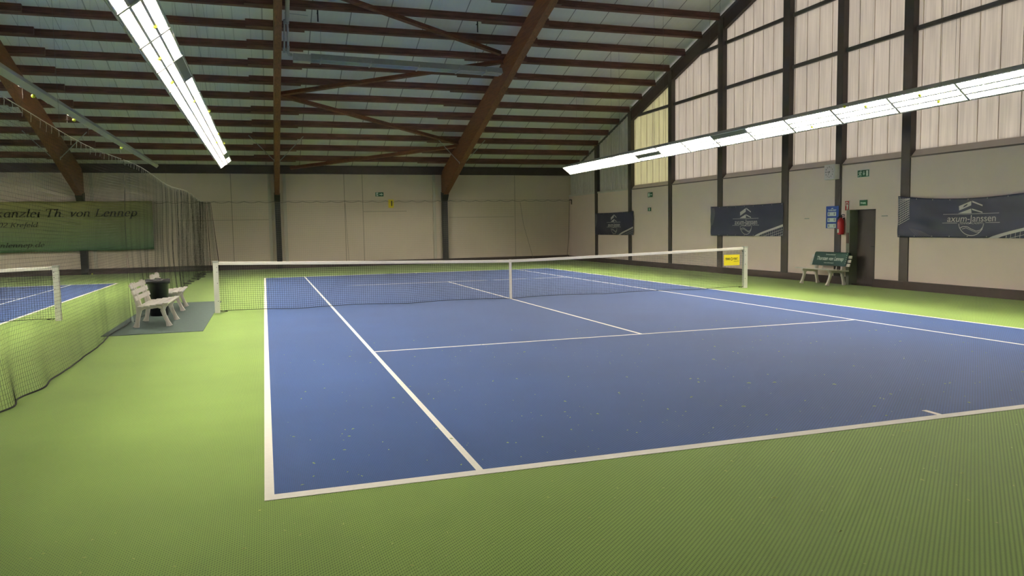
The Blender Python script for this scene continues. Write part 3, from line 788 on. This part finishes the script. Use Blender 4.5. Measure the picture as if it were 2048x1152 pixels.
# ---- fire extinguisher
fe = empty('fire_extinguisher', (WX-.10, -.21, 1.33), 0, 'red fire extinguisher hanging on the wall left of the door', 'fire extinguisher')
MB().lathe([(.07,0),(.085,.02),(.087,.06),(.087,.34),(.075,.40),(.035,.43),(.03,.46)], 24).build('cylinder', M_redext, fe, smooth=True)
MB().lathe([(.03,.44),(.035,.46),(.03,.5),(.015,.52)], 12).tube([(0,.0,.5),(0,-.05,.53),(0,-.13,.52)], .012, 8).tube([(0,0,.48),(0,-.12,.48)], .01, 6).build('valve', M_blk, fe, smooth=True)
MB().tube([(0,.03,.48),(-.03,.09,.46),(-.03,.115,.36),(-.02,.105,.15),(-.02,.1,.1)], .012, 8).build('hose', M_blk, fe, smooth=True)
lb = MB(); lb.sheet(lambda u, v: (-.0885*cos((u-.5)*1.5-.0+.5), .0885*sin((u-.5)*1.5+.5), .05+.1*v), 10, 1); lb.build('label', M_wsign, fe)
lb = MB(); lb.sheet(lambda u, v: (-.0885*cos((u-.5)*1.5+.5), .0885*sin((u-.5)*1.5+.5), .17+.17*v), 10, 1); lb.build('label', mat('label_pink', (206,90,104), .4), fe)
MB().box(.085, .10, -.03, .03, .05, .45).build('wall_bracket', M_blk, fe)

# small grey wall plates
for (y, z, lab) in [(1.25, 1.78, 'tiny grey plate on the cream panel left of the scoreboard'), (-1.6, 1.80, 'tiny grey plate on the cream panel right of the door')]:
    tag(MB().box(WX-.008, WX+.012, y-.09, y+.09, z-.012, z+.012).build('wall_plate', M_lampb), lab, 'plate')

# ================================================================ NAVY BANNERS
def banner(yL, label, sag, hatch):
    """yL = left end (far); runs towards -Y, 3.85 m long, 1 m high"""
    Lb, zb, hb_ = 3.85, 1.27, 1.0
    t = empty('banner', (WX-.03, yL, zb), 0, label, 'banner')
    def S(u, v):          # u 0..Lb, v 0..1 (m)
        f = u/Lb; vv = v*(1-sag*4*f*(1-f)*1.0*(v))
        dep = .012+.008*sin(5*u+3*v)+.018*sag*10*sin(9*(v+.35*u))*math.exp(-((u-.9)/.9)**2)+.006*sin(14*v+2*u)
        return (-dep, -u, vv)
    def place(u, v, d=.009):
        p = S(u, v); return (p[0]-d, p[1], p[2])
    b = MB(); b.sheet(lambda a, c: S(a*Lb, c*hb_), 96, 28); o = b.build('cloth', M_navy, t, smooth=True)
    so = o.modifiers.new('thick', 'SOLIDIFY'); so.thickness = .002; so.offset = 1 if True else -1
    cu = 2.02
    m = MB()
    def poly(pts, n=6):
        m.add([place(cu+x, y) for x, y in pts], [tuple(range(len(pts)))])
    # house roof emblem: a tall face, a thin gable line, and the same again below
    poly([(-.325,.66),(-.325,.78),(-.01,.915),(-.01,.79)]); poly([(.01,.92),(.27,.79),(.27,.755),(.01,.875)])
    poly([(-.355,.585),(-.01,.705),(-.01,.585)]); poly([(.01,.705),(.27,.61),(.27,.58),(.01,.665)])
    m.build('emblem', M_print, t)
    m = MB()
    def stroke(pts, w):
        for a, b_ in zip(pts, pts[1:]):
            dx, dy = b_[0]-a[0], b_[1]-a[1]; l = math.hypot(dx, dy) or 1; nx, ny = -dy/l*w/2, dx/l*w/2
            m.add([place(cu+a[0]+nx,a[1]+ny),place(cu+a[0]-nx,a[1]-ny),place(cu+b_[0]-nx,b_[1]-ny),place(cu+b_[0]+nx,b_[1]+ny)], [(0,1,2,3)])
    stroke([(-.72,.565),(-.3,.565),(.3,.565),(.66,.565)], .012); stroke([(-.72,.345),(-.34,.345)], .012); stroke([(.34,.345),(.68,.345)], .012)
    stroke([(.3*cos(a), .33+.28*sin(a)) for a in [pi+.0+pi*k/20 for k in range(21)]], .014)
    stroke([(-.27,.22),(-.2,.26),(-.1,.255),(.0,.2),(.12,.15),(.22,.17),(.29,.25)], .014)
    stroke([(-.22,.2),(-.12,.225),(.02,.16),(.12,.12),(.22,.135),(.28,.2)], .010)
    m.build('emblem', M_print, t)
    text_mesh('axum-Janssen', .235, 'lettering', M_print, lambda u, v: place(cu+u, v+.445), t, bold=.001, sx=.93)
    text_mesh('TENNIS ACADEMY', .075, 'lettering', M_print, lambda u, v: place(cu+u, v+.335), t, sx=.92)
    # printed net with white tape in the lower right corner
    tp = MB(); N = 12
    pa = [(2.43+1.42*k/N, .0+.36*(k/N)**.85) for k in range(N+1)]
    pb = [(2.66+1.19*k/N, .0+.29*(k/N)**.85) for k in range(N+1)]
    for k in range(N): tp.add([place(*pa[k]), place(*pb[k]), place(*pb[k+1]), place(*pa[k+1])], [(0,1,2,3)])
    tp.build('printed_tape', M_print, t)
    nn = MB()
    def lw(p0, p1, w=.008):
        K = 5
        for k in range(K):
            a = (p0[0]+(p1[0]-p0[0])*k/K, p0[1]+(p1[1]-p0[1])*k/K); c = (p0[0]+(p1[0]-p0[0])*(k+1)/K, p0[1]+(p1[1]-p0[1])*(k+1)/K)
            dx, dy = c[0]-a[0], c[1]-a[1]; l = math.hypot(dx, dy) or 1; nx, ny = -dy/l*w/2, dx/l*w/2
            nn.add([place(a[0]+nx,a[1]+ny,.008),place(a[0]-nx,a[1]-ny,.008),place(c[0]-nx,c[1]-ny,.008),place(c[0]+nx,c[1]+ny,.008)], [(0,1,2,3)])
    for k in range(1, 12):
        x = 2.75+.1*k; yt = .29*((x-2.66)/1.19)**.85; lw((x, .0), (x+.01, yt))
    for off in (.08,.16,.24):
        x0 = 2.66+1.19*(off/.29)**(1/.85); lw((x0, 0.0), (3.84, .29-off))
    nn.build('printed_net', M_print, t)
    if hatch:
        hm = MB(); nn = hm
        for k in range(12):
            v0 = .30+.055*k; lw((.02, v0), (.34, min(.97, v0+.16)), .012)
        for k in range(7): lw((.03+.05*k, .31+.04*k), (.02+.05*k, .97), .008)
        hm.build('printed_strings', M_print, t)
        hm = MB(); nn = hm
        for k in range(7): lw((.35+.05*k, .22-.01*k), (.62+.06*k, .02), .008)
        hm.build('printed_rays', M_printd, t)
    else:
        hm = MB(); K = 12
        for k in range(K):
            a0, a1 = .35+.6*k/K, .35+.6*(k+1)/K
            f = lambda a: .25-.9*(a-.75)**2
            hm.add([place(.02, a0), place(max(.03,f(a0)), a0), place(max(.03,f(a1)), a1), place(.02, a1)], [(0,1,2,3)])
        hm.build('printed_shape', M_printd, t)
    for k in range(9):
        for v in (.03, .965):
            p = place(.06+k*(Lb-.12)/8, v, .008); MB().tube([p, (p[0]-.003, p[1], p[2])], .011, 8).build('eyelet', M_alu, t)
banner(15.70, 'navy advertising banner farthest away on the window wall', .02, False)
banner(6.07, 'navy advertising banner in the middle of the window wall, above the net end', .02, False)
banner(-2.07, 'large navy advertising banner at the right edge, sagging, right of the door', .13, True)

# ---- green banner on the far wall
gb = empty('banner', (-9.9, 18.70, 0), 0, 'long green advertising banner with dark italic lettering, behind the dividing net', 'banner')
m = MB(); m.sheet(lambda u, v: (-9.5*u, -.02*sin(u*40+v*3)*.5, 1.0+2.05*v+.01*sin(u*30)), 120, 16); o = m.build('cloth', M_bgreen, gb, smooth=True)
so = o.modifiers.new('thick', 'SOLIDIFY'); so.thickness = .004
gp = lambda u, v: (u, -.026, v)
M_ltr = mat('lettering_dark', (48,50,36), .6)
# broad-nib italic lettering: every letter is a set of pen paths
def arc(cx, cy, rx, ry, a0, a1, n=10): return [(cx+rx*cos(math.radians(a0+(a1-a0)*k/n)), cy+ry*sin(math.radians(a0+(a1-a0)*k/n))) for k in range(n+1)]
X = .45
GL = {
 'k': (.46, [[(.02,.66),(.10,.70),(.10,0),(.16,0)], [(.10,.2),(.24,.42),(.34,.43)], [(.16,.26),(.34,.02),(.42,.04)]]),
 'a': (.48, [arc(.22,.22,.17,.22,60,330), [(.36,.42),(.36,.08),(.40,.0),(.46,.05)]]),
 'n': (.50, [[(.02,.40),(.10,.44),(.10,0)], [(.10,.28)]+arc(.23,.28,.13,.16,160,20)+[(.36,.06),(.40,0),(.46,.05)]]),
 'z': (.42, [[(.06,.40),(.36,.42)], [(.36,.42),(.04,.02)], [(.04,.02),(.36,.02),(.38,.08)]]),
 'l': (.26, [[(.04,.66),(.12,.70),(.12,.06),(.16,0),(.22,.05)]]),
 'e': (.42, [[(.07,.20),(.33,.24)]+arc(.21,.25,.13,.19,10,180)+arc(.21,.2,.15,.2,180,320)]),
 'i': (.26, [[(.04,.40),(.12,.44),(.12,.06),(.16,0),(.22,.05)], [(.10,.60),(.14,.63)]]),
 'T': (.62, [[(.02,.58),(.04,.67),(.56,.67),(.58,.58)], [(.30,.67),(.30,0)], [(.20,0),(.40,0)]]),
 'h': (.50, [[(.02,.66),(.10,.70),(.10,0)], [(.10,.28)]+arc(.23,.28,.13,.16,160,20)+[(.36,.06),(.40,0),(.46,.05)]]),
 '.': (.24, [[(.08,.0),(.12,.04)]]),
 'v': (.44, [[(.02,.42),(.10,.42),(.18,0)], [(.18,0),(.38,.40),(.34,.43)]]),
 'o': (.46, [arc(.22,.215,.17,.215,90,450,18)]),
 'L': (.58, [[(.04,.67),(.24,.67)], [(.14,.67),(.14,.02)], [(.04,.02),(.50,.02),(.54,.16)]]),
 'p': (.48, [[(.02,.40),(.10,.44),(.10,-.22)], [(.02,-.22),(.18,-.22)], arc(.24,.22,.16,.21,150,-150,14)]),
 'K': (.64, [[(.14,.67),(.14,0)], [(.06,.67),(.22,.67)], [(.06,0),(.22,0)], [(.14,.28),(.54,.66)], [(.26,.38),(.54,0),(.6,0)]]),
 'r': (.36, [[(.02,.40),(.10,.44),(.10,0)], [(.10,.26),(.22,.42),(.32,.42)]]),
 'f': (.30, [[(.30,.66),(.24,.70),(.16,.60),(.14,-.18),(.06,-.22)], [(.04,.42),(.28,.42)]]),
 'd': (.50, [arc(.22,.22,.17,.22,60,330), [(.28,.66),(.38,.70),(.38,.08),(.42,0),(.48,.05)]]),
 '8': (.48, [arc(.23,.50,.12,.15,90,450,16), arc(.23,.17,.15,.17,90,450,16)]),
 '0': (.48, [arc(.23,.33,.16,.33,90,450,18)]),
 '2': (.48, [arc(.22,.48,.15,.18,160,-30)+[(.06,.03)], [(.06,.03),(.40,.03)]]),
 ' ': (.26, []),
}
def pen_text(s, x1, base, size, name, shear=.27, nib=.085, spacing=1.0, to_width=None):
    tot = sum(GL[c][0] for c in s)
    sx = to_width/(tot*size) if to_width else 1
    m = MB(); pos = x1-tot*size*sx
    a = math.radians(8); nx, ny = cos(a)*nib/2, sin(a)*nib/2
    for c in s:
        w, ps = GL[c]
        for P in ps:
            for (p, q) in zip(P, P[1:]):
                def W(x, y): return gp(pos+(x+y*shear)*size*sx, base+y*size)
                # nib quad plus a hairline so thin strokes keep some weight
                t = .012
                m.add([W(p[0]-nx, p[1]-ny-t), W(q[0]-nx, q[1]-ny-t), W(q[0]+nx, q[1]+ny-t), W(p[0]+nx, p[1]+ny-t)], [(0,1,2,3)])
                m.add([W(p[0]-nx, p[1]-ny+t), W(q[0]-nx, q[1]-ny+t), W(q[0]+nx, q[1]+ny+t), W(p[0]+nx, p[1]+ny+t)], [(0,1,2,3)])
                dx, dy = q[0]-p[0], q[1]-p[1]; l = math.hypot(dx, dy) or 1; ox, oy = -dy/l*.018, dx/l*.018
                m.add([W(p[0]+ox, p[1]+oy), W(q[0]+ox, q[1]+oy), W(q[0]-ox, q[1]-oy), W(p[0]-ox, p[1]-oy)], [(0,1,2,3)])
        pos += w*size*sx
    return m.build(name, M_ltr, gb)
pen_text('kanzlei Th. von Lennep', -10.50+9.9, 2.42, .46, 'lettering', to_width=5.15)
pen_text('802 Krefeld', -14.20+9.9, 2.02, .27, 'lettering', to_width=1.55)
pen_text('onlennep.de', -14.00+9.9, 1.20, .27, 'lettering', to_width=1.75)

# ================================================================ BENCHES
def make_bench(Lb, nfr):
    """slatted plastic bench; length along X, seat front towards -Y, floor z=0"""
    t = bpy.data.objects.new('bench', None); COL.objects.link(t)
    prof = lambda b: [(-b,-.02),(b,-.02),(b,.02),(-b,.02)]
    for x in nfr:
        m = MB()
        # front leg: flared foot curving up to the seat, back leg the same; both in the YZ plane
        T = Matrix.Translation((x,0,0)) @ Matrix.Rotation(pi/2, 4, 'Z')     # local x -> world y
        pf = [(-.028,-.033),(.028,-.033),(.034,0),(.028,.033),(-.028,.033),(-.034,0)]
        fl = [(-.275,0,1.75),(-.268,.018,1.45),(-.245,.09,.95),(-.20,.20,.95),(-.175,.29,1.15),(-.19,.36,1.35),(-.24,.40,1.0)]
        bl = [(.275,0,1.75),(.268,.018,1.45),(.248,.09,.95),(.22,.24,1.1),(.20,.36,1.6),(.235,.50,1.25),(.275,.64,1.0),(.315,.80,.7)]
        MBf = MB().sweep(fl, pf, T); MBb = MB().sweep(bl, pf, T)
        lf = MBf.build('leg', M_bench, t, smooth=False, bevel=.006); MBb.build('leg', M_bench, t, bevel=.006)
        m.sweep([(-.26,.40,.9),(-.1,.385,.8),(.08,.37,.9),(.23,.375,1.1)], pf, T)
        m.sweep([(-.19,.31,.5),(-.1,.36,.6),(.0,.345,.5),(.12,.345,.6),(.2,.30,.5)], pf, T)
        m.build('seat_support', M_bench, t, bevel=.004)
    for k in range(5):
        y = -.26+.105*k; z = .43-.012*k
        MB().box(-Lb/2, Lb/2, y-.04, y+.04, z-.012, z+.014).build('seat_slat', M_bench, t, bevel=.006)
    for k in range(3):
        z = .53+.105*k; y = .225+.035*k+.0
        T = Matrix.Translation((0, y, z)) @ Matrix.Rotation(-.28, 4, 'X')
        MB().box(-Lb/2, Lb/2, -.013, .013, -.04, .04, T).build('back_slat', M_bench, t, bevel=.006)
    for x in (-Lb*.17, Lb*.17):
        m = MB(); m.tube([(x,.215,.385),(x,.235,.50),(x,.31,.80)], .014, 6); m.build('back_strut', M_bench, t)
    return t
BL = 1.5
b1 = make_bench(BL, (-.5, .5))
b1.location = (-7.36, -1.5, .004); b1.rotation_euler = (0,0,pi/2-.02)
tag(b1, 'white slatted bench on the dark mat, nearer one in front of the bin', 'bench', 'white benches on the mat')
b2 = copy_tree(b1); b2.location = (-7.42, 1.25, .004); b2.rotation_euler = (0,0,pi/2+.02)
tag(b2, 'white slatted bench on the dark mat, farther one behind the black bin', 'bench', 'white benches on the mat')
b3 = copy_tree(b1); b3.location = (8.84, -.02, 0); b3.rotation_euler = (0,0,-pi/2)
b3.scale = (1,1,1)
tag(b3, 'white bench at the window wall below the clock, its back covered by a green cloth', 'bench')
if 'group' in b3: del b3['group']
# green cloth over its backrest
cl = empty('bench_cover', (8.84, -.02, 0), -pi/2, 'dark green cover with the name Thorsten von Lennep over the backrest of the right bench', 'cover')
m = MB()
def CV(u, v):
    x = -.64+1.28*u; a = v
    pts = [(.185,.50),(.20,.56),(.275,.83),(.31,.86),(.345,.83),(.29,.58)]
    k = a*(len(pts)-1); i = min(int(k), len(pts)-2); f = k-i
    y = pts[i][0]*(1-f)+pts[i+1][0]*f; z = pts[i][1]*(1-f)+pts[i+1][1]*f
    return (x+.05*(z-.5), y+.004*sin(9*x), z)
m.sheet(CV, 40, 20); o = m.build('cloth', M_dgreen, cl, smooth=True); so = o.modifiers.new('thick', 'SOLIDIFY'); so.thickness = .004
def cpl(u, v):   # on the sloping front, v = height above .68
    z = .685+v; y = .20+(z-.56)*(.075/.27)-.012
    return (-(-u)+.05*(z-.5), y, z)
text_mesh('Thorsten von Lennep', .145, 'lettering', M_wsign, cpl and (lambda u, v: cpl(u, v)), cl, sx=.80, shear=.2, bold=.002)
text_mesh('Rechtsanwaltskanzlei', .05, 'lettering', M_wsign, lambda u, v: cpl(u, v+.11), cl, sx=.85)
text_mesh('www.vonlennep.de', .05, 'lettering', M_wsign, lambda u, v: cpl(u, v-.11), cl, sx=.95)
ey = MB()
for k in range(6):
    z = .58+.05*k; y = .20+(z-.56)*(.075/.27)-.012
    ey.tube([(.60+.05*(z-.5), y, z),(.60+.05*(z-.5), y-.004, z)], .010, 6)
ey.build('eyelet', M_wsign, cl)

# ---- bin and mat
bn = empty('waste_bin', (-7.50, -.02, .008), 0, 'black round waste bin with a bag, between the two benches on the mat', 'bin')
MB().lathe([(.165,0),(.17,.01),(.20,.70),(.205,.71)], 32).build('body', M_bin, bn, smooth=True)
vs = MB()
prof = [(.205,.66),(.225,.65),(.232,.70),(.225,.735),(.205,.74),(.19,.72),(.185,.62)]
N = 40; vv = []; ff = []
for i, (r, z) in enumerate(prof):
    for k in range(N):
        a = 2*pi*k/N; vv.append(((r+.006*sin(7*a+i))*cos(a), (r+.006*sin(7*a+i))*sin(a), z+.012*sin(5*a)*(.3 if i < 2 else .6)))
for i in range(len(prof)-1):
    for k in range(N): ff.append((i*N+k, i*N+(k+1)%N, (i+1)*N+(k+1)%N, (i+1)*N+k))
vs.add(vv, ff); vs.build('bin_liner', mat('bag_black', (18,18,20), .35), bn, smooth=True)
tag(MB().box(-8.02, -6.47, -3.0, 2.85, 0.0, .008).build('floor_mat', M_mat), 'dark grey-green rectangular mat on the green floor under the benches', 'mat')

# ---- felt fluff and scraps on the floor
def scraps(name, n, xr, yr, label, m_):
    m = MB()
    for i in range(n):
        f = random.random()**1.3; y = yr[0]+(yr[1]-yr[0])*f; x = xr[0]+(xr[1]-xr[0])*random.random()
        s = .003+.006*random.random()**3; a = random.random()*pi; l = s*(1.2+1.8*random.random())
        T = Matrix.Translation((x, y, .006)) @ Matrix.Rotation(a, 4, 'Z')
        m.add([(-l,-s*.5,0),(0,-s*.6,.0),(l,-s*.3,0),(l*.8,s*.5,0),(-l*.6,s*.6,0),(0,0,s*.8)], [(0,1,5),(1,2,5),(2,3,5),(3,4,5),(4,0,5)], T)
    tag(m.build(name, m_), label, 'scraps', kind='stuff')
scraps('felt_fluff', 520, (-5.3, 5.3), (-11.7, -5), 'yellow-green ball fluff scattered over the blue court', mat('fluff', (150,170,96), .95))
scraps('felt_fluff', 420, (-7.5, 3), (-15.4, -12), 'yellow-green ball fluff scattered over the green carpet in front', mat('fluff_pale', (176,186,110), .95))

# ---- groups of repeated things
for o in list(SC.objects):
    if o.parent or 'group' in o or 'category' not in o: continue
    g = {'roof purlin':'roof purlins', 'ceiling light':'fluorescent lights in long rows', 'tennis ball':'tennis balls caught in the lights', 'column':'steel columns along the walls',
         'roof beam':'laminated roof beams', 'roof brace':'timber roof braces', 'brace rod':'steel rods bracing the roof beams', 'tennis net':'tennis nets', 'tennis court':'blue tennis courts',
         'exit sign':'green exit signs', 'hook':'small steel hooks', 'plate':'small wall plates'}.get(o['category'])
    if o.name.startswith('banner') and 'navy' in o['label']: g = 'navy banners on the window wall'
    if o.name.startswith('suspension_wire') and 'holding' in o['label']: g = 'wires holding the light rows'
    if 'lying on the floor' in o['label']: g = None
    if g: o['group'] = g
